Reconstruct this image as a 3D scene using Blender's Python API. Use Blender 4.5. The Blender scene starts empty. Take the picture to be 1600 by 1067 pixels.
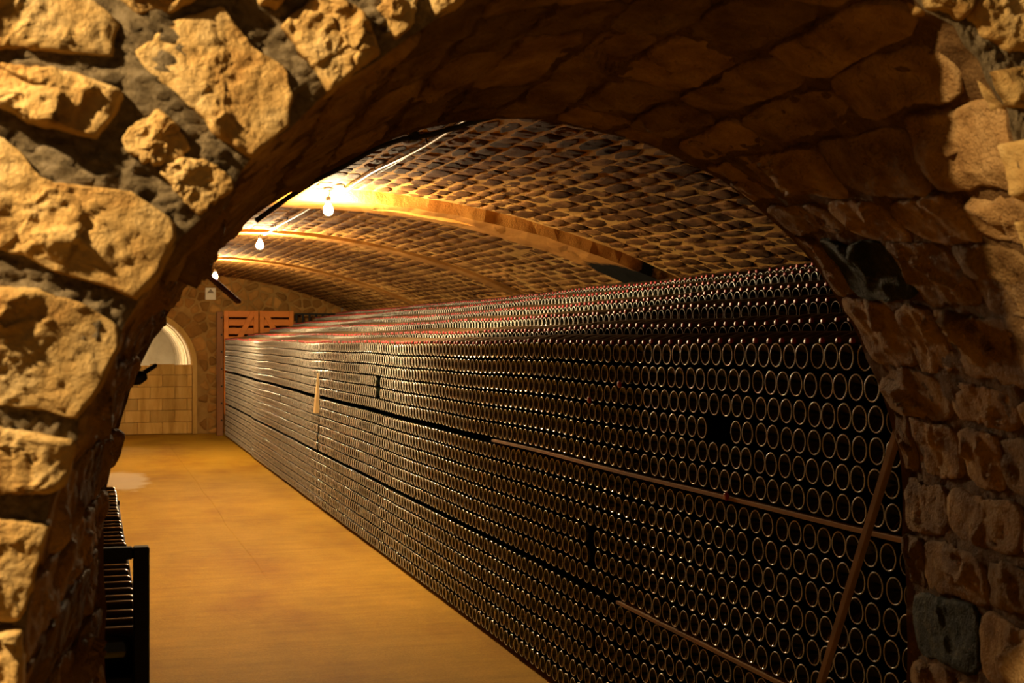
import bpy, math, random
import numpy as np
from mathutils import Vector

random.seed(7)
rng = np.random.default_rng(7)
SC = bpy.context.scene
COL = SC.collection

# ------------------------------------------------------------------ camera, world, exposure
EYE = 1.65
FPX = 2100.0
UVP, VVP = 140.0, 523.0
TH = math.atan((800.0 - UVP) / FPX)
CT, ST = math.cos(TH), math.sin(TH)
cam_d = bpy.data.cameras.new('camera')
cam = bpy.data.objects.new('camera', cam_d)
COL.objects.link(cam)
cam.location = (0, 0, EYE)
cam.rotation_euler = (math.pi / 2, 0, -TH)
cam_d.sensor_width = 36.0
cam_d.lens = FPX * 36.0 / 1600.0
cam_d.shift_y = -(533.5 - VVP) / 1600.0
cam_d.clip_start = 0.05
cam_d.dof.use_dof = True
cam_d.dof.focus_distance = 5.0
cam_d.dof.aperture_fstop = 9.0
SC.camera = cam

world = bpy.data.worlds.new('world')
SC.world = world
world.use_nodes = True
world.node_tree.nodes['Background'].inputs['Color'].default_value = (1.0, 0.62, 0.28, 1)
world.node_tree.nodes['Background'].inputs['Strength'].default_value = 0.072

SC.view_settings.view_transform = 'Standard'
SC.view_settings.look = 'None'
SC.view_settings.gamma = 1.0
SC.view_settings.use_curve_mapping = False
SC.view_settings.exposure = 0.0

LAMP_COL = (1.0, 0.73, 0.40)
LAMP_E = 5600.0          # radiance of the bare bulbs
FRONT_W = 330.0           # the lamp of the front room, beside the arch

fl = bpy.data.lights.new('front_room_lamp', 'POINT')
fl.energy = FRONT_W
fl.color = (1.0, 0.74, 0.42)
fl.shadow_soft_size = 0.03
flo = bpy.data.objects.new('front_room_lamp', fl)
flo.location = (-1.05, 1.13, 2.80)
COL.objects.link(flo)

# ------------------------------------------------------------------ helpers
def unproj_plane_y(u, v, Y):
    """point of the plane y = Y seen at pixel (u, v)"""
    a = (u - UVP) / (FPX / CT)            # X / zc
    zc0 = Y * CT
    zc = zc0 / (1 - a * ST)
    return np.array([a * zc, Y, EYE + (VVP - v) * zc / FPX])

def unproj_plane_x(u, v, X):
    zc = (FPX / CT) * X / (u - UVP)
    return np.array([X, (zc - X * ST) / CT, EYE + (VVP - v) * zc / FPX])

def _hash(ix, iy, iz, seed):
    n = (ix.astype(np.int64) * 73856093) ^ (iy.astype(np.int64) * 19349663) ^ (iz.astype(np.int64) * 83492791) ^ (seed * 2654435)
    n = (n ^ (n >> 13)) * 1274126177
    n = n & 0x7fffffff
    return ((n ^ (n >> 16)) & 0xffff) / 65535.0 * 2 - 1

def noise(P, scale=1.0, seed=0):
    P = np.asarray(P, float) * scale
    i = np.floor(P).astype(np.int64)
    f = P - i
    w = f * f * f * (f * (f * 6 - 15) + 10)
    out = 0
    for dx in (0, 1):
        wx = w[:, 0] if dx else 1 - w[:, 0]
        for dy in (0, 1):
            wy = w[:, 1] if dy else 1 - w[:, 1]
            for dz in (0, 1):
                wz = w[:, 2] if dz else 1 - w[:, 2]
                out = out + wx * wy * wz * _hash(i[:, 0] + dx, i[:, 1] + dy, i[:, 2] + dz, seed)
    return out

def fbm(P, scale=1.0, seed=0, octs=4, gain=0.5):
    s, a = 0, 1.0
    for k in range(octs):
        s = s + a * noise(P, scale * 2.03 ** k, seed + k * 17)
        a *= gain
    return s

def make_mesh(name, verts, faces, mats=(), midx=None, smooth=True):
    me = bpy.data.meshes.new(name)
    verts = np.asarray(verts, np.float32)
    if isinstance(faces, np.ndarray):
        nf, k = faces.shape
        loops = faces.reshape(-1).astype(np.int32)
        starts = (np.arange(nf) * k).astype(np.int32)
    else:
        nf = len(faces)
        lens = np.array([len(f) for f in faces], np.int32)
        loops = np.array([i for f in faces for i in f], np.int32)
        starts = np.concatenate([[0], np.cumsum(lens)[:-1]]).astype(np.int32)
    me.vertices.add(len(verts))
    me.vertices.foreach_set('co', verts.reshape(-1))
    me.loops.add(len(loops))
    me.loops.foreach_set('vertex_index', loops)
    me.polygons.add(nf)
    me.polygons.foreach_set('loop_start', starts)
    for m in mats:
        me.materials.append(m)
    if midx is not None:
        me.polygons.foreach_set('material_index', np.asarray(midx, np.int32))
    me.polygons.foreach_set('use_smooth', np.full(nf, smooth, bool))
    me.update(calc_edges=True)
    me.validate()
    return me

def link(name, data, parent=None, loc=None):
    o = bpy.data.objects.new(name, data)
    COL.objects.link(o)
    if parent is not None:
        o.parent = parent
    if loc is not None:
        o.location = loc
    return o

def tag(o, label=None, cat=None, group=None, kind=None):
    if label: o['label'] = label
    if cat: o['category'] = cat
    if group: o['group'] = group
    if kind: o['kind'] = kind
    return o

def empty(name, loc, label, cat, group=None):
    o = bpy.data.objects.new(name, None)
    o.empty_display_size = 0.05
    COL.objects.link(o)
    o.location = loc
    return tag(o, label, cat, group)

class MB:
    """collects boxes, bars, tubes; builds ONE mesh object"""
    def __init__(s): s.v, s.f, s.m = [], [], []
    def add(s, verts, faces, m=0):
        b = len(s.v)
        s.v.extend([tuple(map(float, p)) for p in verts])
        s.f.extend([tuple(i + b for i in f) for f in faces])
        s.m.extend([m] * len(faces))
    def box(s, lo, hi, m=0, bev=0.0):
        lo, hi = np.array(lo, float), np.array(hi, float)
        c = (lo + hi) / 2
        h = (hi - lo) / 2
        s.obox(c, np.eye(3), h, m, bev)
    def obox(s, c, ax, h, m=0, bev=0.0):
        c = np.asarray(c, float); ax = np.asarray(ax, float)
        b = min(bev, 0.45 * min(h))
        pts = []
        def P(x, y, z): return c + ax[0] * x + ax[1] * y + ax[2] * z
        if b <= 0:
            for z in (-h[2], h[2]):
                for (x, y) in ((-h[0], -h[1]), (h[0], -h[1]), (h[0], h[1]), (-h[0], h[1])):
                    pts.append(P(x, y, z))
            s.add(pts, [(3, 2, 1, 0), (4, 5, 6, 7), (0, 1, 5, 4), (1, 2, 6, 5), (2, 3, 7, 6), (3, 0, 4, 7)], m)
            return
        lv = [(-h[2], b), (-h[2] + b, 0), (h[2] - b, 0), (h[2], b)]
        for z, i in lv:
            X, Y = h[0] - i, h[1] - i
            cx, cy = X - (b if i == 0 else b * 0.4), Y - (b if i == 0 else b * 0.4)
            for (x, y) in ((-cx, -Y), (cx, -Y), (X, -cy), (X, cy), (cx, Y), (-cx, Y), (-X, cy), (-X, -cy)):
                pts.append(P(x, y, z))
        fs = [tuple(range(7, -1, -1)), tuple(range(24, 32))]
        for k in range(3):
            for j in range(8):
                a, d = k * 8 + j, k * 8 + (j + 1) % 8
                fs.append((a, d, d + 8, a + 8))
        s.add(pts, fs, m)
    def bar(s, p, q, w, t, up=(0, 0, 1), m=0, bev=0.0):
        p, q = np.asarray(p, float), np.asarray(q, float)
        d = q - p; L = np.linalg.norm(d); d = d / L
        a = np.cross(d, up); a /= np.linalg.norm(a)
        b = np.cross(a, d)
        s.obox((p + q) / 2, np.array([a, b, d]), (w / 2, t / 2, L / 2), m, bev)
    def tube(s, pts, r, n=8, m=0, cap=True):
        pts = [np.asarray(p, float) for p in pts]
        N = len(pts)
        rs = r if hasattr(r, '__len__') else [r] * N
        V = []
        t0 = pts[1] - pts[0]
        ref = np.array([0, 0, 1.0]) if abs(t0[2]) < 0.9 * np.linalg.norm(t0) else np.array([1.0, 0, 0])
        for i in range(N):
            t = pts[min(i + 1, N - 1)] - pts[max(i - 1, 0)]
            t = t / np.linalg.norm(t)
            a = np.cross(t, ref); a /= np.linalg.norm(a)
            b = np.cross(a, t)
            for k in range(n):
                an = 2 * math.pi * k / n
                V.append(pts[i] + rs[i] * (math.cos(an) * a + math.sin(an) * b))
        F = []
        for i in range(N - 1):
            for k in range(n):
                F.append((i * n + k, i * n + (k + 1) % n, (i + 1) * n + (k + 1) % n, (i + 1) * n + k))
        if cap:
            F.append(tuple(range(n - 1, -1, -1)))
            F.append(tuple(range((N - 1) * n, N * n)))
        s.add(V, F, m)
    def lathe(s, prof, base, axis, n=16, m=0):
        """prof: list of (r, h[, mat])"""
        base = np.asarray(base, float)
        axis = np.asarray(axis, float) / np.linalg.norm(axis)
        ref = np.array([0, 0, 1.0]) if abs(axis[2]) < 0.9 else np.array([1.0, 0, 0])
        a = np.cross(axis, ref); a /= np.linalg.norm(a)
        b = np.cross(axis, a)
        V = []
        for pr in prof:
            for k in range(n):
                an = 2 * math.pi * k / n
                V.append(base + axis * pr[1] + max(pr[0], 1e-5) * (math.cos(an) * a + math.sin(an) * b))
        b0 = len(s.v)
        s.v.extend([tuple(p) for p in V])
        for i in range(len(prof) - 1):
            mm = prof[i][2] if len(prof[i]) > 2 else m
            for k in range(n):
                s.f.append((b0 + i * n + k, b0 + i * n + (k + 1) % n, b0 + (i + 1) * n + (k + 1) % n, b0 + (i + 1) * n + k))
                s.m.append(mm)
    def mesh(s, name, mats, smooth=False):
        return make_mesh(name, s.v, s.f, mats if isinstance(mats, (list, tuple)) else [mats], s.m, smooth)
    def build(s, name, mats, parent=None, smooth=False, loc=None):
        v = s.v
        if loc is not None:
            s.v = [tuple(np.array(p) - np.array(loc)) for p in v]
        o = link(name, s.mesh(name, mats, smooth), parent, loc)
        s.v = v
        return o

# ------------------------------------------------------------------ materials
def mat(name):
    m = bpy.data.materials.new(name)
    m.use_nodes = True
    return m, m.node_tree, m.node_tree.nodes['Principled BSDF']

def N(nt, typ, **kw):
    n = nt.nodes.new(typ)
    for k, v in kw.items():
        if k in n.inputs: n.inputs[k].default_value = v
        else: setattr(n, k, v)
    return n

def ramp(nt, fac, stops):
    r = nt.nodes.new('ShaderNodeValToRGB')
    e = r.color_ramp.elements
    while len(e) < len(stops): e.new(0.5)
    for el, (p, c) in zip(e, stops):
        el.position = p
        el.color = (*c, 1)
    nt.links.new(fac, r.inputs['Fac'])
    return r

def noise_tex(nt, coord, scale, detail=5, rough=0.55, stretch=None):
    if stretch:
        mp = N(nt, 'ShaderNodeMapping')
        mp.inputs['Scale'].default_value = stretch
        nt.links.new(coord, mp.inputs['Vector'])
        coord = mp.outputs['Vector']
    n = N(nt, 'ShaderNodeTexNoise', Scale=scale, Detail=detail, Roughness=rough)
    nt.links.new(coord, n.inputs['Vector'])
    return n.outputs['Fac']

def mixc(nt, fac, a, b, blend='MIX'):
    m = nt.nodes.new('ShaderNodeMix')
    m.data_type = 'RGBA'
    m.blend_type = blend
    for sock, v in ((m.inputs[0], fac), (m.inputs[6], a), (m.inputs[7], b)):
        if hasattr(v, 'links') or hasattr(v, 'is_linked'):
            nt.links.new(v, sock)
        else:
            sock.default_value = v if isinstance(v, (int, float)) else (*v, 1)
    return m.outputs[2]

def bump(nt, bsdf, layers):
    prev = None
    for fac, strength, dist in layers:
        b = N(nt, 'ShaderNodeBump', Strength=strength, Distance=dist)
        nt.links.new(fac, b.inputs['Height'])
        if prev is not None:
            nt.links.new(prev, b.inputs['Normal'])
        prev = b.outputs['Normal']
    nt.links.new(prev, bsdf.inputs['Normal'])

def warm(*cs): return [(r, g * 0.80, b * 0.45) for r, g, b in cs]

def stone_mat(name, cols, rough=0.85, spec=0.3, s1=9.0, bscale=60.0, bdist=0.006, tint=0.35, fine=220.0, finedist=0.002, stretch=None):
    m, nt, b = mat(name)
    tc = N(nt, 'ShaderNodeTexCoord').outputs['Object']
    n1 = noise_tex(nt, tc, s1, 5, 0.6, stretch)
    r = ramp(nt, n1, [(0.30, cols[0]), (0.5, cols[1]), (0.70, cols[2])])
    oi = N(nt, 'ShaderNodeObjectInfo')
    mr = N(nt, 'ShaderNodeMapRange')
    mr.inputs['To Min'].default_value = 1 - tint
    mr.inputs['To Max'].default_value = 1 + tint * 0.5
    nt.links.new(oi.outputs['Random'], mr.inputs['Value'])
    hs = N(nt, 'ShaderNodeHueSaturation')
    nt.links.new(mr.outputs['Result'], hs.inputs['Value'])
    nt.links.new(r.outputs['Color'], hs.inputs['Color'])
    nt.links.new(hs.outputs['Color'], b.inputs['Base Color'])
    b.inputs['Roughness'].default_value = rough
    b.inputs['Specular IOR Level'].default_value = spec * 0.3
    n2 = noise_tex(nt, tc, bscale, 6, 0.65, stretch)
    n3 = noise_tex(nt, tc, fine, 3, 0.6)
    bump(nt, b, [(n2, 1.0, bdist), (n3, 1.0, finedist)])
    return m

M_front = stone_mat('buff_limestone', [(0.40, 0.205, 0.05), (0.58, 0.36, 0.115), (0.66, 0.46, 0.19)], 0.8, 0.35, 14, 70, 0.006, 0.15, 260, 0.002)
M_frontmortar = stone_mat('sandy_grey_mortar', [(0.17, 0.115, 0.055), (0.29, 0.21, 0.105), (0.40, 0.30, 0.17)], 0.95, 0.2, 90, 130, 0.010, 0.0, 420, 0.005)
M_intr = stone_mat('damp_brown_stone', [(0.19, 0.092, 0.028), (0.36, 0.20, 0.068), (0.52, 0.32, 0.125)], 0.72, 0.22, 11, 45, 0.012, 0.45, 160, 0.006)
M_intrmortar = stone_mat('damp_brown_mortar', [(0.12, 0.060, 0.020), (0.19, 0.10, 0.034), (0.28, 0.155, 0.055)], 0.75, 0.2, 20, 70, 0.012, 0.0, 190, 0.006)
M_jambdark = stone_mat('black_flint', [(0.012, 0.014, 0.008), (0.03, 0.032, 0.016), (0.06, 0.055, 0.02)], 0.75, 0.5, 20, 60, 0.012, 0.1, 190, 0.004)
M_vstone = stone_mat('dark_vault_stone', [(0.06, 0.026, 0.008), (0.13, 0.058, 0.018), (0.32, 0.16, 0.05)], 0.9, 0.2, 4.0, 50, 0.012, 0.5, 140, 0.004)  # darker brown, for the nearest visible vault stones
M_vstone_pale = stone_mat('paler_vault_stone', [(0.09, 0.037, 0.010), (0.20, 0.09, 0.024), (0.44, 0.23, 0.065)], 0.9, 0.2, 1.6, 50, 0.012, 0.0, 140, 0.004)  # paler brown, for all the other vault courses
M_vmortar = stone_mat('pale_vault_mortar', [(0.46, 0.235, 0.055), (0.66, 0.37, 0.10), (0.74, 0.47, 0.15)], 0.95, 0.2, 3.0, 40, 0.012, 0.0, 160, 0.005)
M_vdark = stone_mat('dark_vault_mortar', warm((0.22, 0.125, 0.05), (0.36, 0.21, 0.085), (0.48, 0.30, 0.13)), 0.95, 0.2, 3.0, 40, 0.010, 0.0, 160, 0.005)
M_rib = stone_mat('smooth_rib_stone', warm((0.34, 0.18, 0.06), (0.46, 0.26, 0.09), (0.56, 0.34, 0.13)), 0.85, 0.25, 3.0, 30, 0.006, 0.0, 120, 0.002)
def dark_patch(m, c, rad):
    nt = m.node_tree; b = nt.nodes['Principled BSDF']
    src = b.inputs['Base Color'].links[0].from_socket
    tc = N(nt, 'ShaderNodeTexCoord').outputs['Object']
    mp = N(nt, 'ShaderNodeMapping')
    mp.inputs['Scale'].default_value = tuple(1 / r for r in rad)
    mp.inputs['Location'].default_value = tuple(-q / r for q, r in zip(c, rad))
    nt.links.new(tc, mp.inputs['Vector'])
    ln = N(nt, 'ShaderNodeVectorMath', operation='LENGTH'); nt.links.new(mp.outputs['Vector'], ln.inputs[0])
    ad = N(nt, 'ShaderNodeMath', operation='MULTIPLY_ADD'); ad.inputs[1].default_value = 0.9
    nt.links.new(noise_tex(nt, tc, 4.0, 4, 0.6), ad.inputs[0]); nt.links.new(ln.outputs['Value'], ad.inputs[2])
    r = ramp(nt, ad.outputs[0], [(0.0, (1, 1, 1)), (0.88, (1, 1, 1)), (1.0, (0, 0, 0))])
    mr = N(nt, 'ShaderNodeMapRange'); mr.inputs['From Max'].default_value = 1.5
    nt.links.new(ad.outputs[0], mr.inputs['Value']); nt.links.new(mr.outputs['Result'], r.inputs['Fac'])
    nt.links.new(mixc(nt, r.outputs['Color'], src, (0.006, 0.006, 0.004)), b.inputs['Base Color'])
dark_patch(M_rib, (3.98, 9.62, 2.10), (0.34, 0.42, 0.4))  # near-black irregular patch at the right foot of the first rib
M_bstone = stone_mat('back_wall_stone', warm((0.22, 0.12, 0.045), (0.34, 0.20, 0.08), (0.44, 0.28, 0.12)), 0.9, 0.2, 2.5, 20, 0.01, 0.45, 80, 0.004)
M_bmortar = stone_mat('back_wall_mortar', warm((0.20, 0.13, 0.06), (0.28, 0.19, 0.09), (0.36, 0.25, 0.13)), 0.95, 0.2, 4.0, 30, 0.01, 0.0, 80, 0.004)
M_block = stone_mat('limewashed_block', warm((0.36, 0.24, 0.09), (0.52, 0.38, 0.17), (0.62, 0.48, 0.26)), 0.9, 0.2, 2.2, 30, 0.004, 0.22, 90, 0.002, (3.0, 1, 0.6))
M_plaster = stone_mat('white_plaster', [(0.62, 0.56, 0.44), (0.74, 0.69, 0.57), (0.8, 0.76, 0.66)], 0.8, 0.3, 3.0, 20, 0.003, 0.05, 90, 0.001)

def floor_mat():
    m, nt, b = mat('ochre_concrete')
    tc = N(nt, 'ShaderNodeTexCoord').outputs['Object']
    n1 = noise_tex(nt, tc, 1.4, 6, 0.6, (1.0, 0.55, 1))
    r = ramp(nt, n1, [(0.3, (0.32, 0.152, 0.010)), (0.5, (0.43, 0.24, 0.016)), (0.7, (0.50, 0.285, 0.026))])
    n2 = noise_tex(nt, tc, 5.0, 5, 0.7, (0.35, 2.2, 1))
    c = mixc(nt, 0.35, r.outputs['Color'], ramp(nt, n2, [(0.3, (0.45, 0.42, 0.4)), (0.7, (1.1, 1.1, 1.1))]).outputs['Color'], 'MULTIPLY')
    n5 = noise_tex(nt, tc, 90, 4, 0.7)
    c = mixc(nt, 0.3, c, ramp(nt, n5, [(0.35, (0.5, 0.5, 0.5)), (0.65, (1.25, 1.25, 1.25))]).outputs['Color'], 'MULTIPLY')
    # the white salt bloom left of the joint
    p = unproj_floor(192, 750)
    mp = N(nt, 'ShaderNodeMapping')
    mp.inputs['Location'].default_value = (-p[0] / 0.30, -p[1] / 1.05, 0)
    mp.inputs['Scale'].default_value = (1 / 0.30, 1 / 1.05, 0)
    nt.links.new(tc, mp.inputs['Vector'])
    ln = N(nt, 'ShaderNodeVectorMath', operation='LENGTH')
    nt.links.new(mp.outputs['Vector'], ln.inputs[0])
    n3 = noise_tex(nt, tc, 3.0, 5, 0.7)
    ad = N(nt, 'ShaderNodeMath', operation='MULTIPLY_ADD')
    ad.inputs[1].default_value = 1.1
    nt.links.new(n3, ad.inputs[0]); nt.links.new(ln.outputs['Value'], ad.inputs[2])
    st = ramp(nt, ad.outputs[0], [(0.0, (0.75, 0.75, 0.75)), (0.8, (0.6, 0.6, 0.6)), (1.0, (0, 0, 0))])
    # remap to 0..1.6
    mr = N(nt, 'ShaderNodeMapRange'); mr.inputs['From Max'].default_value = 1.6
    nt.links.new(ad.outputs[0], mr.inputs['Value']); nt.links.new(mr.outputs['Result'], st.inputs['Fac'])
    c = mixc(nt, st.outputs['Color'], c, (0.60, 0.52, 0.38))
    nt.links.new(c, b.inputs['Base Color'])
    b.inputs['Roughness'].default_value = 0.75
    b.inputs['Specular IOR Level'].default_value = 0.1
    n4 = noise_tex(nt, tc, 45, 5, 0.7)
    bump(nt, b, [(n2, 0.5, 0.004), (n4, 0.7, 0.004)])
    return m

def unproj_floor(u, v):
    zc = FPX * EYE / (v - VVP)
    X = (u - UVP) * zc * CT / FPX
    return np.array([X, (zc - X * ST) / CT, 0.0])

M_floor = floor_mat()

def simple(name, col, rough=0.5, metal=0.0, spec=0.5, var=0.25, scale=30, bd=0.001, stretch=None):
    m, nt, b = mat(name)
    tc = N(nt, 'ShaderNodeTexCoord').outputs['Object']
    n1 = noise_tex(nt, tc, scale, 4, 0.6, stretch)
    lo = tuple(c * (1 - var) for c in col); hi = tuple(min(1, c * (1 + var)) for c in col)
    r = ramp(nt, n1, [(0.3, lo), (0.7, hi)])
    nt.links.new(r.outputs['Color'], b.inputs['Base Color'])
    b.inputs['Roughness'].default_value = rough
    b.inputs['Metallic'].default_value = metal
    b.inputs['Specular IOR Level'].default_value = spec
    if bd: bump(nt, b, [(n1, 0.6, bd)])
    return m

M_glass = simple('dark_bottle_glass', (0.006, 0.008, 0.004), 0.12, 0, 0.5, 0.3, 20, 0)
M_litglass = simple('lamplit_bottle_glass', (0.085, 0.055, 0.025), 0.45, 0, 0.4, 0.5, 60, 0)  # browner than the other glass: lamplight on the bodies painted into the colour
M_heel = simple('heel_ring_highlight', (0.92, 0.78, 0.60), 0.26, 0.0, 1.0, 0.5, 380, 0.0006)  # pale knurled ring; the glass's rim highlight is painted into this colour
M_cap = simple('red_crown_cap', (0.40, 0.008, 0.012), 0.4, 0.0, 0.6, 0.2, 60, 0)
M_lath = simple('aged_lath_wood', (0.42, 0.25, 0.11), 0.8, 0, 0.25, 0.35, 8, 0.001, (1, 0.1, 1))
M_paleWood = simple('pale_split_wood', (0.62, 0.45, 0.20), 0.7, 0, 0.3, 0.15, 10, 0.001, (1, 1, 0.1))
M_orange = simple('orange_stained_wood', (0.55, 0.165, 0.014), 0.6, 0, 0.3, 0.2, 6, 0.001, (0.15, 1, 1))
M_brownpost = simple('brown_post_wood', (0.20, 0.085, 0.03), 0.8, 0, 0.3, 0.3, 8, 0.001, (1, 1, 0.1))
M_black = simple('black_painted_steel', (0.008, 0.007, 0.006), 0.6, 0.0, 0.2, 0.3, 30, 0.0005)
M_rust = simple('rusty_iron', (0.16, 0.05, 0.03), 0.5, 0.2, 0.4, 0.5, 60, 0.001)
M_iron = simple('black_iron', (0.02, 0.017, 0.014), 0.5, 0.5, 0.4, 0.4, 60, 0.0008)
M_rubber = simple('black_rubber_sheath', (0.012, 0.010, 0.009), 0.45, 0, 0.4, 0.2, 30, 0)
M_conduit = simple('pale_conduit', (0.60, 0.50, 0.36), 0.4, 0, 0.5, 0.15, 20, 0)
M_plate = simple('pale_plate', (0.62, 0.55, 0.40), 0.6, 0, 0.3, 0.08, 8, 0)
M_platedark = simple('grey_print', (0.20, 0.15, 0.09), 0.6, 0, 0.3, 0.1, 8, 0)
M_plug = simple('black_plastic', (0.015, 0.013, 0.012), 0.5, 0, 0.4, 0.2, 30, 0)
M_blackpatch = simple('black_patch', (0.006, 0.006, 0.005), 0.95, 0, 0.1, 0.3, 30, 0.002)

M_bulb, _nt, _b = mat('lit_bulb')
_b.inputs['Base Color'].default_value = (0.9, 0.85, 0.75, 1)
_b.inputs['Emission Color'].default_value = (*LAMP_COL, 1)
_b.inputs['Emission Strength'].default_value = LAMP_E

# ------------------------------------------------------------------ stone pieces
def voronoi(seeds, lo, hi, gap):
    out = []
    S = np.asarray(seeds)
    for i, s in enumerate(S):
        poly = [np.array(p, float) for p in ((lo[0], lo[1]), (hi[0], lo[1]), (hi[0], hi[1]), (lo[0], hi[1]))]
        d = np.linalg.norm(S - s, axis=1)
        for j in np.argsort(d)[1:18]:
            n = S[j] - s; L = np.linalg.norm(n); n = n / L
            off = L / 2 - gap / 2
            new = []
            for k in range(len(poly)):
                p, q = poly[k], poly[(k + 1) % len(poly)]
                dp, dq = (p - s) @ n - off, (q - s) @ n - off
                if dp <= 0: new.append(p)
                if dp * dq < 0: new.append(p + (q - p) * dp / (dp - dq))
            poly = new
            if len(poly) < 3: break
        if len(poly) >= 3: out.append(np.array(poly))
    return out

def radial(poly, m):
    """star outline: centre and radius at m angles"""
    poly = np.asarray(poly, float)
    c = poly.mean(0)
    A = 0; cx = np.zeros(2)
    for k in range(len(poly)):
        p, q = poly[k] - c, poly[(k + 1) % len(poly)] - c
        a = p[0] * q[1] - p[1] * q[0]
        A += a; cx = cx + (p + q) * a / 3
    if abs(A) > 1e-9: c = c + cx / A
    th = np.arange(m) * 2 * math.pi / m
    r = np.full(m, 1e9)
    D = np.stack([np.cos(th), np.sin(th)], 1)
    for k in range(len(poly)):
        p, q = poly[k] - c, poly[(k + 1) % len(poly)] - c
        e = q - p
        den = D[:, 0] * e[1] - D[:, 1] * e[0]
        den = np.where(np.abs(den) < 1e-12, 1e-12, den)
        t = (p[0] * e[1] - p[1] * e[0]) / den
        s = (p[0] * D[:, 1] - p[1] * D[:, 0]) / den
        ok = (t > 0) & (s >= -1e-6) & (s <= 1 + 1e-6)
        r = np.where(ok & (t < r), t, r)
    r = np.where(r > 1e8, np.median(r[r < 1e8]) if (r < 1e8).any() else 0.02, r)
    return c, th, r

def stone_geo(poly, H, m=12, n=2, rough=0.004, seed=0, edge=0.008, nscale=25.0, facets=0, facet_amp=0.0, fr_shape=6.0, skirt=0.02, roundc=1, dome=0.35):
    """(uv, h, faces) of one rough stone over an outline"""
    c, th, r = radial(poly, m)
    for _ in range(roundc):
        r = 0.25 * np.roll(r, 1) + 0.5 * r + 0.25 * np.roll(r, -1)
    P3 = np.stack([np.cos(th) * 2.0 + c[0] * 7, np.sin(th) * 2.0 + c[1] * 7, np.full(m, seed * 1.7)], 1)
    r = r + edge * fbm(P3, 1.6, seed, 3)
    r = np.maximum(r, 0.004)
    fr = [(k / n) for k in range(1, n + 1)]
    if n <= 3: fr = [0.55, 0.93] if n == 2 else [0.45, 0.8, 0.96]
    uv = [c[None, :]]
    frs = [np.zeros(1)]
    for f in fr:
        uv.append(c + (np.stack([np.cos(th), np.sin(th)], 1) * r[:, None]) * f)
        frs.append(np.full(m, f))
    uv.append(c + np.stack([np.cos(th), np.sin(th)], 1) * r[:, None])
    frs.append(np.full(m, 1.0))
    uv = np.concatenate(uv); frs = np.concatenate(frs)
    h = H * (1 - dome * frs ** 2 - (0.7 - dome) * frs ** fr_shape)
    P = np.stack([uv[:, 0], uv[:, 1], np.full(len(uv), seed * 0.37)], 1)
    if facets:
        rs = np.random.default_rng(seed + 99)
        R = r.max()
        wv = uv + 0.010 * np.stack([noise(P, 30, seed + 3), noise(P + 9.1, 30, seed + 4)], 1)
        # a few broad cleavage planes ...
        K = 7
        sl = rs.normal(0, 0.16, (K, 2)); ct = c + rs.uniform(-0.6, 0.6, (K, 2)) * R; a0 = rs.uniform(-0.2, 1.0, K) * facet_amp
        pl = (a0[None] + ((wv[:, None, :] - ct[None]) * sl[None]).sum(2))
        pl.sort(axis=1)
        fo = np.clip(pl[:, 0] + 0.6 * facet_amp, -2.2 * facet_amp, 1.6 * facet_amp)
        # ... and small chips between them
        for (nc, am) in ((facets, 0.55), (facets * 4, 0.28)):
            ss = c + rs.uniform(-1, 1, (nc, 2)) * R
            s2 = rs.normal(0, 0.20, (nc, 2)); hh = rs.uniform(-1, 0.6, nc) * facet_amp * am
            d2 = ((wv[:, None, :] - ss[None]) ** 2).sum(2)
            k = d2.argmin(1)
            fo = fo + hh[k] + (s2[k] * (uv - ss[k])).sum(1) * am
        h = h + np.clip(fo, -0.032, 0.03) * (1 - 0.35 * frs ** 20)
    h = h + rough * fbm(P, nscale, seed, 4) * (1 - 0.5 * frs ** 8)
    h[-m:] = np.minimum(h[-m:], H * 0.35)
    # skirt
    uv = np.concatenate([uv, c + np.stack([np.cos(th), np.sin(th)], 1) * (r * 1.01)[:, None]])
    h = np.concatenate([h, np.full(m, -skirt)])
    F = []
    K = len(fr) + 2
    for j in range(m):
        F.append((0, 1 + j, 1 + (j + 1) % m))
    for k in range(K - 1):
        a = 1 + k * m
        for j in range(m):
            F.append((a + j, a + m + j, a + m + (j + 1) % m, a + (j + 1) % m))
    return uv, h, F

# ------------------------------------------------------------------ the arch in the front wall
Y1, Y2 = 1.60, 2.60
CX, CZ = 0.86, 1.33
far_px = [(165, 1067), (167, 951), (162, 845), (163, 781), (172, 739), (183, 680), (199, 627), (206, 601), (228, 553),
          (257, 500), (301, 432), (339, 394), (363, 370), (398, 336), (442, 308), (490, 281), (542, 254), (587, 229), (640, 208),
          (742, 188), (794, 186), (850, 188), (897, 198), (942, 208), (1004, 223), (1080, 258), (1127, 281), (1157, 304), (1207, 346),
          (1261, 400), (1292, 442), (1319, 488), (1342, 527), (1353, 560), (1375, 606), (1394, 669), (1406, 712), (1409, 837), (1416, 962), (1416, 1067)]
front_px = [(37, 1067), (40, 978), (64, 872), (80, 776), (120, 686), (122, 659), (186, 542), (192, 510), (215, 475), (275, 380),
            (310, 345), (367, 285), (385, 255), (455, 200), (505, 150), (590, 95), (660, 45), (725, 0)]
front_px_r = [(1430, 0), (1447, 18), (1490, 40), (1505, 70), (1530, 95), (1540, 125), (1560, 155), (1575, 172), (1578, 200), (1585, 225), (1592, 265)]
farP = np.array([unproj_plane_y(u, v, Y2) for u, v in far_px])
frL = np.array([unproj_plane_y(u, v, Y1) for u, v in front_px])
frR = np.array([unproj_plane_y(u, v, Y1) for u, v in front_px_r])

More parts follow.
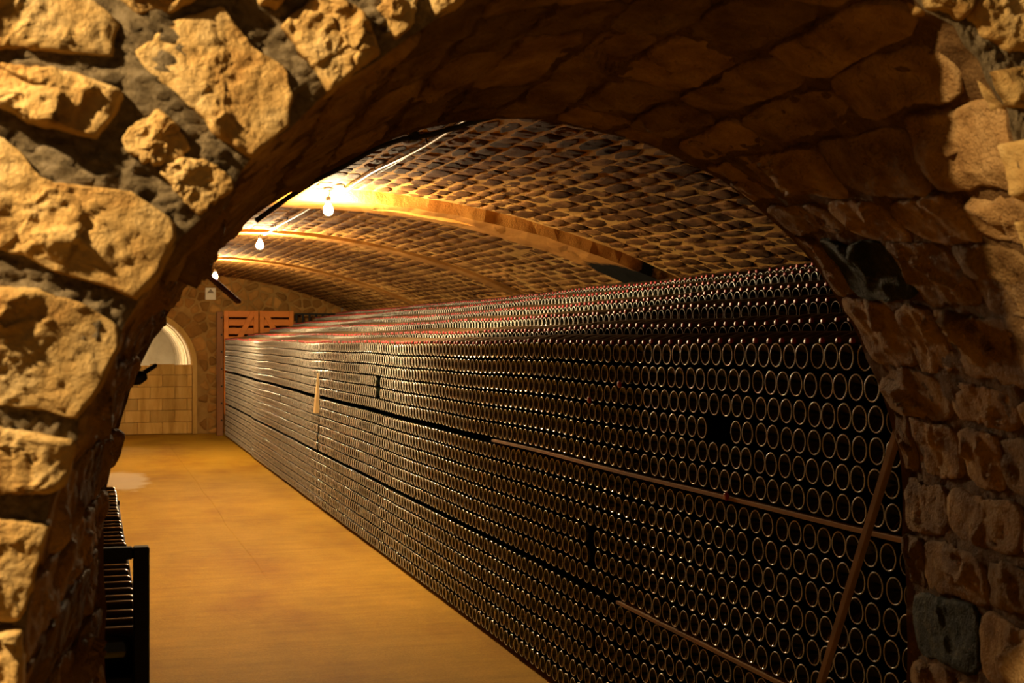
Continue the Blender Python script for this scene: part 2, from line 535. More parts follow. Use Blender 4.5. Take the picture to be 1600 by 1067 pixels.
def ray_prof(P, ext):
    """radius as a function of the angle about (CX, CZ)"""
    an = np.arctan2(P[:, 2] - CZ, P[:, 0] - CX)
    an = np.where(an < -math.pi / 2, an + 2 * math.pi, an)
    rr = np.hypot(P[:, 2] - CZ, P[:, 0] - CX)
    o = np.argsort(an)
    return an[o], rr[o]

fl_pts = np.vstack([[[farP[0][0], Y2, -0.05]], [[farP[0][0], Y2, 0.3]], farP, [[farP[-1][0], Y2, 0.3]], [[farP[-1][0], Y2, -0.05]]])
fa, frr = ray_prof(fl_pts, None)
def r_far(t): return np.interp(t, fa, frr)
sh = fl_pts.copy(); sh[:, 0] += -0.22; sh[:, 2] += 0.045
sa, sr = ray_prof(sh, None)
la, lr = ray_prof(np.vstack([[[frL[0][0], Y1, -0.05]], [[frL[0][0], Y1, 0.3]], frL]), None)
ra, rr_ = ray_prof(frR, None)
# keep: right lower from the shifted far profile, right upper measured, apex blended, left measured
t_lo = ra.min() - 0.12
keep = sa < t_lo
scale_r = rr_[0] / np.interp(ra[0], sa, sr)
apex_t = 0.5 * (ra.max() + la.min())
apex_r = max(0.5 * (rr_[-1] + lr[0]), np.interp(apex_t, sa, sr) * 1.015)
fr_a = np.concatenate([sa[keep], ra, [apex_t], la])
fr_r = np.concatenate([sr[keep] * np.linspace(1, scale_r, keep.sum()), rr_, [apex_r], lr])
o_ = np.argsort(fr_a); fr_a, fr_r = fr_a[o_], fr_r[o_]
def r_front(t): return np.interp(t, fr_a, fr_r)
T0, T1 = fa.min() + 0.005, fa.max() - 0.005     # right floor .. left floor

def arch_pt(t, d):
    """surface of the reveal at angle t, depth fraction d"""
    r = r_front(t) * (1 - d) + r_far(t) * d
    return np.stack([CX + r * np.cos(t), Y1 + (Y2 - Y1) * d, CZ + r * np.sin(t)], -1)

tt = np.linspace(T0, T1, 1400)
mid = arch_pt(tt, np.full_like(tt, 0.5))
seg = np.hypot(np.diff(mid[:, 0]), np.diff(mid[:, 2]))
arc = np.concatenate([[0], np.cumsum(seg)])
ARC = arc[-1]
def t_of_s(s): return np.interp(s, arc, tt)
sm_t = np.linspace(T0, T1, 160)
sm_p = arch_pt(sm_t, np.full_like(sm_t, 0.5))
tn = np.gradient(sm_p, axis=0)
nn = np.stack([-tn[:, 2], np.zeros(len(tn)), tn[:, 0]], 1)
k_ = np.ones(15) / 15
nn = np.stack([np.convolve(np.pad(nn[:, i], 7, 'edge'), k_, 'valid') for i in range(3)], 1)
nn /= np.linalg.norm(nn, axis=1)[:, None]
inward = np.sign(((np.array([CX, 0, CZ]) - sm_p) * nn).sum(1)); nn *= np.where(inward == 0, 1, inward)[:, None]
def arch_n(t): return np.stack([np.interp(t, sm_t, nn[:, i]) for i in range(3)], -1)
DEPTH = Y2 - Y1
def arch_map(uv, h):
    t = t_of_s(uv[:, 0]); d = uv[:, 1] / DEPTH
    return arch_pt(t, d) + arch_n(t) * h[:, None]
def front_map(uv, h):
    return np.stack([uv[:, 0], Y1 - h, uv[:, 1]], 1)

RECT = (-1.45, 3.4, 0.0, 3.0)
def clip_ray(t, lo_x, hi_x, lo_z, hi_z):
    c, s = np.cos(t), np.sin(t)
    with np.errstate(divide='ignore', invalid='ignore'):
        a = np.where(c > 1e-9, (hi_x - CX) / c, np.where(c < -1e-9, (lo_x - CX) / c, 1e9))
        b = np.where(s > 1e-9, (hi_z - CZ) / s, np.where(s < -1e-9, (lo_z - CZ) / s, 1e9))
    return np.minimum(a, b)

def grid_faces(nu, nv, off=0):
    i, j = np.meshgrid(np.arange(nu - 1), np.arange(nv - 1), indexing='ij')
    a = (i * nv + j + off).ravel()
    return np.stack([a, a + nv, a + nv + 1, a + 1], 1)

def build_front_wall():
    nt_, nr = 760, 110
    t = np.linspace(T0, T1, nt_)
    V, F, MI = [], [], []
    # front mortar face, finer near the arch
    r0 = r_front(t); r1 = np.maximum(clip_ray(t, *RECT), r0 + 0.02)
    q = np.linspace(0, 1, nr) ** 1.8
    R = r0[:, None] + (r1 - r0)[:, None] * q[None]
    X = CX + R * np.cos(t)[:, None]; Z = CZ + R * np.sin(t)[:, None]
    P = np.stack([X.ravel(), np.full(X.size, Y1), Z.ravel()], 1)
    dh = 0.006 + 0.006 * fbm(P, 14, 5, 3) + 0.0045 * noise(P, 110, 8) + 0.003 * noise(P, 210, 18)
    ed = np.repeat(q[None], nt_, 0).ravel()
    P[:, 1] -= dh * np.clip(ed * 60, 0, 1)
    F.append(grid_faces(nt_, nr)); MI.append(np.zeros(len(F[-1])))
    V.append(P); off = len(P)
    # reveal mortar
    nd = 90
    s = np.linspace(0, ARC, 700)
    S, D = np.meshgrid(s, np.linspace(0, DEPTH, nd), indexing='ij')
    uv = np.stack([S.ravel(), D.ravel()], 1)
    P = arch_map(uv, np.zeros(len(uv)))
    hh = 0.006 * fbm(P, 9, 21, 4) + 0.003 * noise(P, 60, 9) - 0.008
    e = np.clip(np.minimum(D.ravel(), DEPTH - D.ravel()) * 30, 0.0, 1)
    P = arch_map(uv, hh * e)
    F.append(grid_faces(700, nd, off)[:, ::-1]); MI.append(np.ones(len(F[-1])))
    V.append(P); off += len(P)
    # cellar side face
    r0 = r_far(t); r1 = np.maximum(clip_ray(t, -1.45, 4.25, 0.0, 2.66), r0 + 0.02)
    nr = 10
    q = np.linspace(0, 1, nr)
    R = r0[:, None] + (r1 - r0)[:, None] * q[None]
    P = np.stack([(CX + R * np.cos(t)[:, None]).ravel(), np.full(R.size, Y2), (CZ + R * np.sin(t)[:, None]).ravel()], 1)
    F.append(grid_faces(nt_, nr, off)[:, ::-1]); MI.append(np.ones(len(F[-1])))
    V.append(P)
    me = make_mesh('wall_front', np.vstack(V), np.vstack(F), [M_frontmortar, M_intrmortar], np.concatenate(MI))
    o = link('wall_front', me)
    return tag(o, 'rubble stone wall with the low rounded arch opening into the cellar', kind='structure')
wall_front = build_front_wall()

# front face stones, measured
Z1 = 2.0
stones_px = [
    [(-150, -20), (60, -30), (150, 2), (193, 42), (178, 92), (90, 84), (-150, 72)],
    [(-150, 100), (60, 104), (120, 116), (192, 142), (194, 154), (172, 190), (150, 217), (65, 202), (0, 172), (-150, 160)],
    [(205, 82), (280, 30), (345, 8), (382, 60), (445, 108), (457, 150), (452, 200), (395, 252), (330, 210), (318, 190), (270, 150), (220, 105)],
    [(187, 220), (215, 190), (245, 172), (280, 200), (295, 230), (280, 250), (240, 265), (200, 240)],
    [(245, 270), (280, 245), (330, 255), (367, 280), (365, 295), (310, 337), (290, 320)],
    [(-150, 205), (0, 210), (30, 235), (65, 280), (125, 290), (210, 300), (240, 320), (275, 345), (277, 370), (250, 435), (215, 472), (165, 450), (100, 430), (45, 405), (-150, 350)],
    [(-150, 440), (65, 450), (135, 475), (190, 505), (192, 540), (155, 610), (118, 656), (70, 643), (-150, 620)],
    [(-150, 655), (0, 663), (58, 675), (117, 686), (119, 697), (101, 755), (80, 773), (-150, 768)],
    [(-150, 800), (32, 812), (80, 820), (64, 872), (48, 920), (30, 970), (-150, 960)],
    [(-150, 990), (38, 980), (38, 1030), (37, 1150), (-150, 1150)],
    [(433, 42), (470, 12), (500, -8), (535, 0), (560, 25), (585, 60), (592, 88), (550, 120), (512, 145), (490, 110)],
    [(595, -30), (640, -40), (650, 10), (645, 40), (616, 62), (590, 20)],
    [(668, -40), (760, -70), (735, -8), (725, 2), (680, 27), (664, -5)],
    [(372, -90), (440, -100), (470, -20), (428, 18), (400, 10)],
    [(195, -120), (330, -130), (350, -15), (280, 18), (215, 30), (185, 0)],
    # upper right
    [(1425, -90), (1500, -80), (1512, 0), (1498, 32), (1450, 16), (1435, 0)],
    [(1520, -60), (1640, -70), (1680, 40), (1640, 85), (1570, 82), (1528, 60), (1508, 30)],
    [(1543, 112), (1600, 104), (1680, 110), (1690, 160), (1610, 172), (1572, 168), (1556, 145)],
    [(1582, 222), (1640, 205), (1720, 205), (1740, 300), (1640, 320), (1598, 300), (1590, 260)],
    [(1605, 345), (1740, 325), (1760, 430), (1660, 450), (1640, 420)],
]
rock_H = [0.042, 0.032, 0.028, 0.022, 0.018, 0.024, 0.026, 0.026, 0.026, 0.026, 0.032, 0.022, 0.022, 0.03, 0.03, 0.03, 0.034, 0.03, 0.03, 0.03]
front_polys = []
for i, px in enumerate(stones_px):
    poly = np.array([unproj_plane_y(u, v, Y1)[[0, 2]] for u, v in px])
    area = 0.5 * np.sum(poly[:, 0] * np.roll(poly[:, 1], -1) - poly[:, 1] * np.roll(poly[:, 0], -1))
    if area < 0: poly = poly[::-1]
    front_polys.append(poly)
    big = 120
    uv, h, F = stone_geo(poly, rock_H[i] * 0.86, m=big, n=34, rough=0.0035, seed=100 + i, edge=0.003, nscale=45, facets=14, facet_amp=0.006 if i in (3, 4) else 0.011, roundc=0, skirt=0.03, dome=0.06, fr_shape=22)
    ix = np.arange(len(h)) < 1 + big * 33
    fl_ = 0.014 if i in (3, 4) else 0.018
    h = np.where(ix & (h < fl_), fl_ + (h - fl_) * 0.3, h)
    P = front_map(uv, h)
    # fine chipping
    P[:, 1] -= 0.0014 * fbm(P, 110, 300 + i, 3)
    me = make_mesh('stone', P, [f[::-1] for f in F], [M_front])
    link('stone', me, wall_front)
# the rest of the front face, outside the photograph's frame
seeds = []
for gx in np.arange(-1.35, 3.3, 0.2):
    for gz in np.arange(0.1, 2.95, 0.145):
        seeds.append((gx + random.uniform(-.05, .05) + (0.1 if int(round(gz / 0.145)) % 2 else 0), gz + random.uniform(-.03, .03)))
def in_frame_zone(p):
    zc = p[0] * ST + Y1 * CT
    u = UVP + FPX / CT * p[0] / zc; v = VVP - FPX * (p[1] - EYE) / zc
    return -165 < u < 1765 and -140 < v < 1160
for i, poly in enumerate(voronoi(seeds, (-1.45, 0.0), (3.4, 3.0), 0.025)):
    a = np.arctan2(poly[:, 1] - CZ, poly[:, 0] - CX); a = np.where(a < -math.pi / 2, a + 2 * math.pi, a)
    if (np.hypot(poly[:, 1] - CZ, poly[:, 0] - CX) < r_front(a) + 0.005).any(): continue
    c = poly.mean(0)
    if in_frame_zone(c) or any(in_frame_zone(p) for p in poly): continue
    if abs(c[0] - CX) > 1.55 or c[1] > 2.75: continue
    uv, h, F = stone_geo(poly, 0.026, m=16, n=3, rough=0.006, seed=700 + i, edge=0.004)
    link('stone', make_mesh('stone', front_map(uv, h), [f[::-1] for f in F], [M_front]), wall_front)

# the stones of the reveal, in courses that run into the depth of the arch
s0 = 0.0
ci = 0
n_rev = 0
dark_left = 3
while s0 < ARC - 0.05:
    hgt = random.uniform(0.095, 0.155)
    s1 = min(ARC, s0 + hgt)
    d0 = -random.uniform(0.0, 0.16)
    while d0 < DEPTH:
        L = random.uniform(0.16, 0.34)
        a, b = max(0.006, d0), min(DEPTH - 0.004, d0 + L)
        if b - a > 0.06:
            g = random.uniform(0.010, 0.022)
            j = lambda k=0.012: random.uniform(-k, k)
            lo, hi = s0 + g / 2, s1 - g / 2
            poly = np.array([(lo + j(), a + 0.006), (lo + j(), (a + b) / 2), (lo + j(), b - 0.006), ((lo + hi) / 2, b + j(.006)), (hi + j(), b - 0.006),
                             (hi + j(), (a + b) / 2), (hi + j(), a + 0.006), ((lo + hi) / 2, a + j(.006))])
            poly[:, 1] = np.clip(poly[:, 1], 0.003, DEPTH - 0.001)
            H = random.uniform(0.010, 0.017)
            uv, h, F = stone_geo(poly, H, m=40, n=10, rough=0.004, seed=2000 + n_rev, edge=0.004, nscale=24, facets=7, facet_amp=0.006, roundc=1, dome=0.12, fr_shape=12)
            body = np.arange(len(h)) < len(h) - 80
            h = np.where(body & (h < 0.009), 0.009 + (h - 0.009) * 0.3, h) - 0.008
            uv[:, 1] = np.clip(uv[:, 1], 0.0, DEPTH)
            P = arch_map(uv, h)
            P = P + 0.003 * np.stack([fbm(P, 40, 31, 3), fbm(P, 40, 32, 3), fbm(P, 40, 33, 3)], 1)
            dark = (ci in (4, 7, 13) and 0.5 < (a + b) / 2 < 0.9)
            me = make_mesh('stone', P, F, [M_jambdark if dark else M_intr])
            link('stone', me, wall_front)
            n_rev += 1
        d0 += L
    s0 = s1; ci += 1

# ------------------------------------------------------------------ cellar shell
VX, VR_half, VZ0, VZ1 = 1.42, 2.83, 2.07, 2.67       # vault axis, half chord, springing, crown
RISE = VZ1 - VZ0
VR = (VR_half ** 2 + RISE ** 2) / (2 * RISE)
VCZ = VZ1 - VR
SA = math.asin(VR_half / VR)
XL, XR = VX - VR_half, VX + VR_half
YB = 23.0
def vault_map(uv, h):
    a = uv[:, 0] / VR
    return np.stack([VX + (VR - h) * np.sin(a), uv[:, 1], VCZ + (VR - h) * np.cos(a)], 1)

# floor: one slab on each side of a worn joint
def build_floor():
    joint_x = 1.14
    xs = np.concatenate([np.linspace(-1.45, joint_x - 0.012, 30), [joint_x - 0.006, joint_x, joint_x + 0.006], np.linspace(joint_x + 0.012, 4.25, 34)])
    ys = np.linspace(-1.0, YB + 4, 180)
    X, Y = np.meshgrid(xs, ys, indexing='ij')
    P = np.stack([X.ravel(), Y.ravel(), np.zeros(X.size)], 1)
    P[:, 2] = -0.006 + 0.004 * fbm(P, 1.3, 3, 3)
    dj = np.abs(P[:, 0] - joint_x)
    dep = np.clip((P[:, 1] - 9.0) / 0.6, 0, 1)
    P[:, 2] -= np.where(dj < 0.003, 0.007, 0) * dep
    P[:, 0] += np.where(dj < 0.02, 0.012 * noise(P * [0, 1, 0], 1.1, 4), 0)
    return tag(link('floor', make_mesh('floor', P, grid_faces(len(xs), len(ys)), [M_floor])), 'ochre concrete cellar floor', kind='structure')
build_floor()

RIBS = [(9.28, 9.95, 0.085), (13.1, 13.42, 0.03), (17.8, 18.1, 0.03)]
ceil_u = np.linspace(-SA * VR, SA * VR, 90)
ceil_v = np.linspace(Y2 - 0.02, YB, 190)
U_, V_ = np.meshgrid(ceil_u, ceil_v, indexing='ij')
uv = np.stack([U_.ravel(), V_.ravel()], 1)
P = vault_map(uv, np.zeros(len(uv)))
P = vault_map(uv, 0.004 * fbm(P, 6, 41, 4))
ceiling = tag(link('ceiling', make_mesh('ceiling', P, grid_faces(90, 190), [M_vmortar])), 'low barrel vault of coursed rubble stone with pale mortar', kind='structure')

# vault stones, courses along the cellar
near_list, rest_V, rest_F, rest_off = [], [], [], 0
bays = [(Y2 + 0.05, 9.24), (9.98, 13.07), (13.53, 17.77), (18.23, YB - 0.02)]
cs = -SA * VR + 0.03
course = 0
pieces = []
while cs < SA * VR - 0.05:
    ch = random.uniform(0.088, 0.135)
    for (ya, yb) in bays:
        y = ya - random.uniform(0, 0.2)
        while y < yb:
            L = random.uniform(0.16, 0.42)
            a, b = max(ya, y), min(yb, y + L)
            if b - a > 0.08:
                pieces.append((cs, min(cs + ch, SA * VR), a, b))
            y += L
    cs += ch; course += 1
def visible_piece(p):
    x, _, z = vault_map(np.array([[(p[0] + p[1]) / 2, (p[2] + p[3]) / 2]]), np.zeros(1))[0]
    y = (p[2] + p[3]) / 2
    k = Y2 / y
    px, pz = x * k, EYE + (z - EYE) * k
    a = math.atan2(pz - CZ, px - CX)
    if a < -math.pi / 2: a += 2 * math.pi
    return math.hypot(pz - CZ, px - CX) < r_far(a) + 0.03
pieces.sort(key=lambda p: p[2])
n_near = 0
for i, (a, b, c, d) in enumerate(pieces):
    vis = visible_piece((a, b, c, d))
    g = random.uniform(0.018, 0.034)
    j = lambda k=0.008: random.uniform(-k, k)
    lo, hi = a + g / 2, b - g / 2
    e = random.uniform(0.008, 0.02)
    poly = np.array([(lo + j(), c + e), (lo + j(), (c + d) / 2), (lo + j(), d - e), ((lo + hi) / 2, d - e / 2), (hi + j(), d - e), (hi + j(), (c + d) / 2), (hi + j(), c + e), ((lo + hi) / 2, c + e / 2)])
    near = vis and n_near < 296
    uv, h, F = stone_geo(poly, random.uniform(0.003, 0.012), m=16 if near else 10, n=3 if near else 2, rough=0.005, seed=5000 + i, edge=0.006, nscale=22, roundc=0, dome=0.2, fr_shape=8)
    P = vault_map(uv, h)
    if near:
        link('stone', make_mesh('stone', P, F, [M_vstone]), ceiling)
        n_near += 1
    else:
        rest_V.append(P); rest_F.extend([tuple(q + rest_off for q in f) for f in F]); rest_off += len(P)
o = link('stone_courses', make_mesh('stone_courses', np.vstack(rest_V), rest_F, [M_vstone_pale]), ceiling)
o['kind'] = 'stuff'

# transverse ribs
for k, (ya, yb, pr) in enumerate(RIBS):
    us = np.linspace(-SA * VR, SA * VR, 70)
    V, F = [], []
    if k == 0:
        sec = [(ya, -0.02), (ya, pr), (ya + 0.26, pr), (ya + 0.26, pr), (ya + 0.40, pr), (ya + 0.40, pr), (yb, pr - 0.005), (yb, -0.02)]
    else:
        sec = [(ya, -0.02), (ya, pr), (yb, pr), (yb, -0.02)]
    for u in us:
        slot = k == 0 and 0.55 < u < 1.30
        for q, (y, h) in enumerate(sec):
            hh = h
            if slot and q in (3, 4): hh = 0.0
            V.append(vault_map(np.array([[u, y]]), np.array([hh]))[0])
    F = grid_faces(len(us), len(sec))
    V = np.array(V)
    V = V + 0.006 * np.stack([fbm(V, 6, 61, 3), fbm(V, 6, 62, 3), fbm(V, 6, 63, 3)], 1)
    m = [M_rib if k == 0 else M_vdark]
    o = link('trim_%d' % (k + 1), make_mesh('trim', V, F, m, None, False))
    tag(o, ['shallow stone rib across the vault above the first bulb', 'stone rib across the vault above the second bulb', 'farthest stone rib across the vault above the third bulb'][k], kind='structure')

# side walls
for nm, x in (('wall_left', XL), ('wall_right', XR)):
    mb = MB()
    th_ = -0.2 if x < 0 else 0.2
    mb.box((min(x, x + th_), Y2, -0.02), (max(x, x + th_), YB, VZ0 + 0.08))
    tag(mb.build(nm, M_vdark), 'plain masonry side wall under the vault springing', kind='structure')

# back wall with the walled-up arched passage
NX, NR, NSPR = 0.795, 0.84, 1.14
def build_back():
    V, F = [], []
    ts = np.linspace(math.pi, 0, 41)
    inner = [(NX - NR, 0.0), (NX - NR, 0.6)] + [(NX + NR * math.cos(t), NSPR + NR * math.sin(t)) for t in ts] + [(NX + NR, 0.6), (NX + NR, 0.0)]
    n = len(inner)
    outer = []
    for i, (x, z) in enumerate(inner):
        if z < 0.7 or i < 2 or i > n - 3:
            outer.append((XL if x < NX else XR, z))
        else:
            t = math.atan2(z - 0.6, x - NX)
            r = min(abs((XR - NX) / math.cos(t)) if math.cos(t) > 1e-6 else 1e9, abs((NX - XL) / math.cos(t)) if math.cos(t) < -1e-6 else 1e9, (VZ1 + 0.05 - 0.6) / max(math.sin(t), 1e-6))
            outer.append((NX + r * math.cos(t), 0.6 + r * math.sin(t)))
    for (x, z) in inner: V.append((x, YB, z))
    for (x, z) in outer: V.append((x, YB, z))
    for i in range(n - 1): F.append((i, i + 1, n + i + 1, n + i))
    return tag(link('wall_back', make_mesh('wall_back', V, F, [M_bmortar], None, False)), 'end wall of irregular rubble stone around an arched passage', kind='structure')
wall_back = build_back()
def back_map(uv, h): return np.stack([uv[:, 0], YB - h, uv[:, 1]], 1)
# voussoirs and jamb of the passage
nv = 13
polys = []
for k in range(nv):
    t0, t1 = math.pi * (k + 0.04) / nv, math.pi * (k + 0.96) / nv
    ro = NR + random.uniform(0.22, 0.34)
    polys.append([(NX + (NR + 0.085) * math.cos(t0), NSPR + (NR + 0.085) * math.sin(t0)), (NX + ro * math.cos(t0), NSPR + ro * math.sin(t0)),
                  (NX + ro * math.cos((t0 + t1) / 2), NSPR + ro * math.sin((t0 + t1) / 2)),
                  (NX + ro * math.cos(t1), NSPR + ro * math.sin(t1)), (NX + (NR + 0.085) * math.cos(t1), NSPR + (NR + 0.085) * math.sin(t1))])
seeds = []
for gz in np.arange(0.06, 2.75, 0.125):
    for gx in np.arange(XL + 0.1, XR, 0.22):
        seeds.append((gx + random.uniform(-.09, .09), gz + random.uniform(-.045, .045)))
for poly in voronoi(seeds, (XL + 0.01, 0.01), (XR - 0.01, 2.75), 0.03):
    c = poly.mean(0)
    if c[1] < NSPR + 0.03 and abs(c[0] - NX) < NR + 0.19 and abs(c[0] - NX) > 0: 
        if abs(poly[:, 0] - NX).min() < NR + 0.085: continue
    if c[1] >= NSPR and np.hypot(poly[:, 0] - NX, poly[:, 1] - NSPR).min() < NR + 0.26: continue
    if c[1] > VZ0 and math.hypot(c[0] - VX, c[1] - VCZ) > VR + 0.05: continue
    if c[0] < 0.0 or c[0] > 4.2: continue
    polys.append(poly)
for i, poly in enumerate(polys[:290]):
    uv, h, F = stone_geo(np.array(poly), random.uniform(0.012, 0.03), m=16, n=2, rough=0.005, seed=9000 + i, edge=0.006, nscale=9, roundc=0, dome=0.15, fr_shape=8)
    link('stone', make_mesh('stone', back_map(uv, h), [f[::-1] for f in F], [M_bstone]), wall_back)
# dressed surround of the passage
V, F = [], []
pts = [(NX - NR, 0.0), (NX - NR, NSPR)] + [(NX + NR * math.cos(t), NSPR + NR * math.sin(t)) for t in np.linspace(math.pi, 0, 31)[1:]] + [(NX + NR, 0.0)]
for (x, z) in pts:
    ox = x - NX; oz = max(0, z - NSPR); L = math.hypot(ox, oz)
    dx, dz = ox / L, oz / L
    for (o_x, yy) in ((0.0, YB + 0.3), (0.0, YB - 0.05), (0.075, YB - 0.05), (0.075, YB + 0.01)):
        V.append((x + dx * o_x, yy, z + dz * o_x))
F = grid_faces(len(pts), 4)
o = link('door_surround', make_mesh('door_surround', V, F, [M_block], None, False), wall_back)
# plastered barrel of the passage and the block wall that closes its lower part
PB = YB + 5.0
V, F = [], []
ys = []
yk = YB + 0.28
rings = []
while yk < PB:
    rings += [(yk, 0), (yk + 0.62, 0), (yk + 0.62, -0.02), (yk + 0.66, -0.02), (yk + 0.66, 0)]
    yk += 0.66
for (y, d) in rings:
    R = NR - 0.004 + d
    for (x, z) in [(NX - R, 0.0), (NX - R, NSPR)] + [(NX + R * math.cos(t), NSPR + R * math.sin(t)) for t in np.linspace(math.pi, 0, 31)[1:]] + [(NX + R, 0.0)]:
        V.append((x, y, z))
F = grid_faces(len(rings), 33)
link('passage_vault', make_mesh('passage_vault', V, F, [M_plaster], None, False), wall_back)
mb = MB(); mb.box((NX - NR, PB - 0.1, 0), (NX + NR, PB, NSPR + NR))
mb.build('passage_end', M_plaster, wall_back)
# blocks
def block_top(x): return 1.06 + 0.10 * math.sin((x - 0.2) * 1.6)
for r in range(6):
    z0 = r * 0.196
    x = NX - NR - (0.2 if r % 2 else 0.0)
    while x < NX + NR:
        a, b = max(x, NX - NR) + 0.0015, min(x + 0.40, NX + NR) - 0.0015
        if b - a > 0.05:
            z1 = z0 + 0.194
            if r == 5: z1 = block_top((a + b) / 2)
            if z1 - z0 > 0.03:
                mb = MB()
                mb.box((a, YB + 0.06 + random.uniform(-.004, .004), z0 + 0.002), (b, YB + 0.24, z1), 0, 0.006)
                mb.build('block', M_block, wall_back)
        x += 0.40
# lamp that lights the passage, out of sight behind the arch
pl = bpy.data.lights.new('passage_lamp', 'POINT'); pl.energy = 60; pl.color = (1.0, 0.74, 0.42); pl.shadow_soft_size = 0.06
plo = bpy.data.objects.new('passage_lamp', pl); plo.location = (NX - 0.35, YB + 1.6, 1.75); COL.objects.link(plo)

# ------------------------------------------------------------------ bottles
D_, PIT, HP = 0.0815, 0.0855, 0.0862        # body diameter, row pitch, pitch along the wall
RB = D_ / 2
XF = 2.08
def z_wave(y):
    near = np.interp(y, [2.6, 3.3, 4.6, 7.6, 12, 24], [0.045, 0.036, 0.018, 0.0, -0.022, -0.030])
    return near + 0.004 * math.sin(y * 1.3) + 0.003 * math.sin(y * 3.1 + 1)
TOPZ = 1.602
def row_z(r):
    return TOPZ - PIT * (r + 0.5) - (0.025 if r >= 6 else 0) - (0.018 if r >= 12 else 0)
def prof_base(neck, hi):
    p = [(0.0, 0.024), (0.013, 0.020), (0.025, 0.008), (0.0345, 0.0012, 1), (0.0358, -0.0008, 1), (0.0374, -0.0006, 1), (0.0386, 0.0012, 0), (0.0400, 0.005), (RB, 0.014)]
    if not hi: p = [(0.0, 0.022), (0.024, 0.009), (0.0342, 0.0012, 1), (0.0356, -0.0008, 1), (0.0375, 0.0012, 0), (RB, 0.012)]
    if neck:
        p += [(RB, 0.175), (0.036, 0.20), (0.024, 0.235), (0.016, 0.262), (0.0145, 0.29), (0.0165, 0.298), (0.014, 0.312), (0.0, 0.313)]
    else:
        p += [(RB, 0.17), (0.02, 0.22)]
    return p
def base_mesh(n, neck, hi):
    mb = MB(); mb.lathe(prof_base(neck, hi), (0, 0, 0), (1, 0, 0), n)
    return np.array(mb.v), np.array(mb.f), np.array(mb.m)
LOD = {'hi': base_mesh(28, True, True), 'mid': base_mesh(18, False, False), 'lo': base_mesh(12, False, False)}
v, f, m = LOD['hi']
ME_BOTTLE = make_mesh('wine_bottle', v, f, [M_glass, M_heel], m)

missing = set()
def hole(u, v_, w=1, hgt=1):
    p = unproj_plane_x(u, v_, XF)
    rows = sorted(range(18), key=lambda r: abs(row_z(r) + z_wave(p[1]) * max(0, row_z(r)) / 1.6 - p[2]))[:hgt]
    for r in rows: holes.append((r, p[1], w * HP * 0.62))
holes = []
hole(1121, 676); hole(590, 612, 1, 2); hole(497, 685, 1, 3); hole(922, 868, 0.9, 1); hole(925, 845, 0.5, 1); hole(438, 622, 1, 1)

bottles = []     # (x, y, z, tier, row, col)
def fill_row(x, zc, tier, row, y0, y1, ph, jit):
    y = y0 + ph
    k = 0
    while y < y1:
        zz = zc + z_wave(y) * (max(0, zc) / 1.6)
        gap = any(r == row and tier == 0 and abs(y - hy) < hw for r, hy, hw in holes)
        if not gap and not (tier == 0 and 18.33 < y < 18.43):
            sc = 1.0 if y < 6 else 0.35
            bottles.append((x + sc * random.uniform(-0.003, 0.003) + (0.02 if (tier == 0 and y > 18.4) else 0), y, zz + random.uniform(-.0015, .0015), tier, row, k))
        step = 0.0830 + random.random() ** 2 * (0.0065 if y < 9 else 0.003)
        if y < 9 and random.random() < 0.006: step += random.uniform(0.01, 0.03)
        y += step; k += 1
TIER_X = [2.08, 2.45, 2.82, 3.19, 3.56, 3.90]
TIER_H = [0.0, 0.072, 0.170, 0.260, 0.360, 0.437]
YS, YE = 2.72, 22.25
for r in range(18):
    fill_row(XF, row_z(r), 0, r, YS, YE, random.uniform(0, 0.05), 0)
for k in range(1, 6):
    for r in range(2):
        fill_row(TIER_X[k], TOPZ + TIER_H[k] - PIT * (r + 0.5), k, r, YS, YE, random.uniform(0, 0.06), 0)

def seen_through_arch(x, y, z, m=0.0):
    k = Y2 / y
    px, pz = x * k, EYE + (z - EYE) * k
    a = math.atan2(pz - CZ, px - CX)
    if a < -math.pi / 2: a += 2 * math.pi
    zc = x * ST + y * CT
    u = UVP + FPX / CT * x / zc; v_ = VVP - FPX * (z - EYE) / zc
    return math.hypot(pz - CZ, px - CX) < r_far(a) + m and -5 < u < 1605 and v_ < 1085

def area(b):
    x, y, z, t, r, k = b
    zc = x * ST + y * CT
    return (x / zc ** 3) * (0.45 if t else 1.0)
vis = [b for b in bottles if b[3] <= 5 and not (b[3] > 0 and b[4] > 0) and seen_through_arch(b[0], b[1], b[2])]
vis.sort(key=area, reverse=True)
N_IND = 262
ind = vis[:N_IND]
ind_set = set(ind)
ORD = ['first', 'second', 'third', 'fourth', 'fifth', 'sixth', 'seventh', 'eighth', 'ninth', 'tenth', 'eleventh', 'twelfth', 'thirteenth', 'fourteenth',
       'fifteenth', 'sixteenth', 'seventeenth', 'eighteenth', 'nineteenth', 'twentieth']
def ordinal(i):
    if i < 20: return ORD[i]
    tens = {2: 'twenty', 3: 'thirty', 4: 'forty', 5: 'fifty'}[(i + 1) // 10]
    rem = (i + 1) % 10
    return tens + '-' + ORD[rem - 1] if rem else tens[:-1] + 'ieth'
rows_ = {}
for b in ind: rows_.setdefault((b[3], b[4]), []).append(b)
for (t, r), lst in rows_.items():
    lst.sort(key=lambda b: b[1])
    allv = sorted([b for b in vis if b[3] == t and b[4] == r], key=lambda b: b[1])
    for b in lst:
        i = allv.index(b)
        o = link('wine_bottle', ME_BOTTLE, None, (b[0], b[1], b[2]))
        o.rotation_euler = (random.uniform(0, 6.28), 0, 0)
        if t == 0:
            lab = 'dark wine bottle lying base outward, %s from the stone arch in the %s row down' % (ordinal(i), ordinal(r))
        else:
            lab = 'dark wine bottle half hidden, %s from the arch on the %s step above the face' % (ordinal(i), ordinal(t - 1))
        tag(o, lab, 'bottle', 'wine bottles stacked base outward along the right wall')

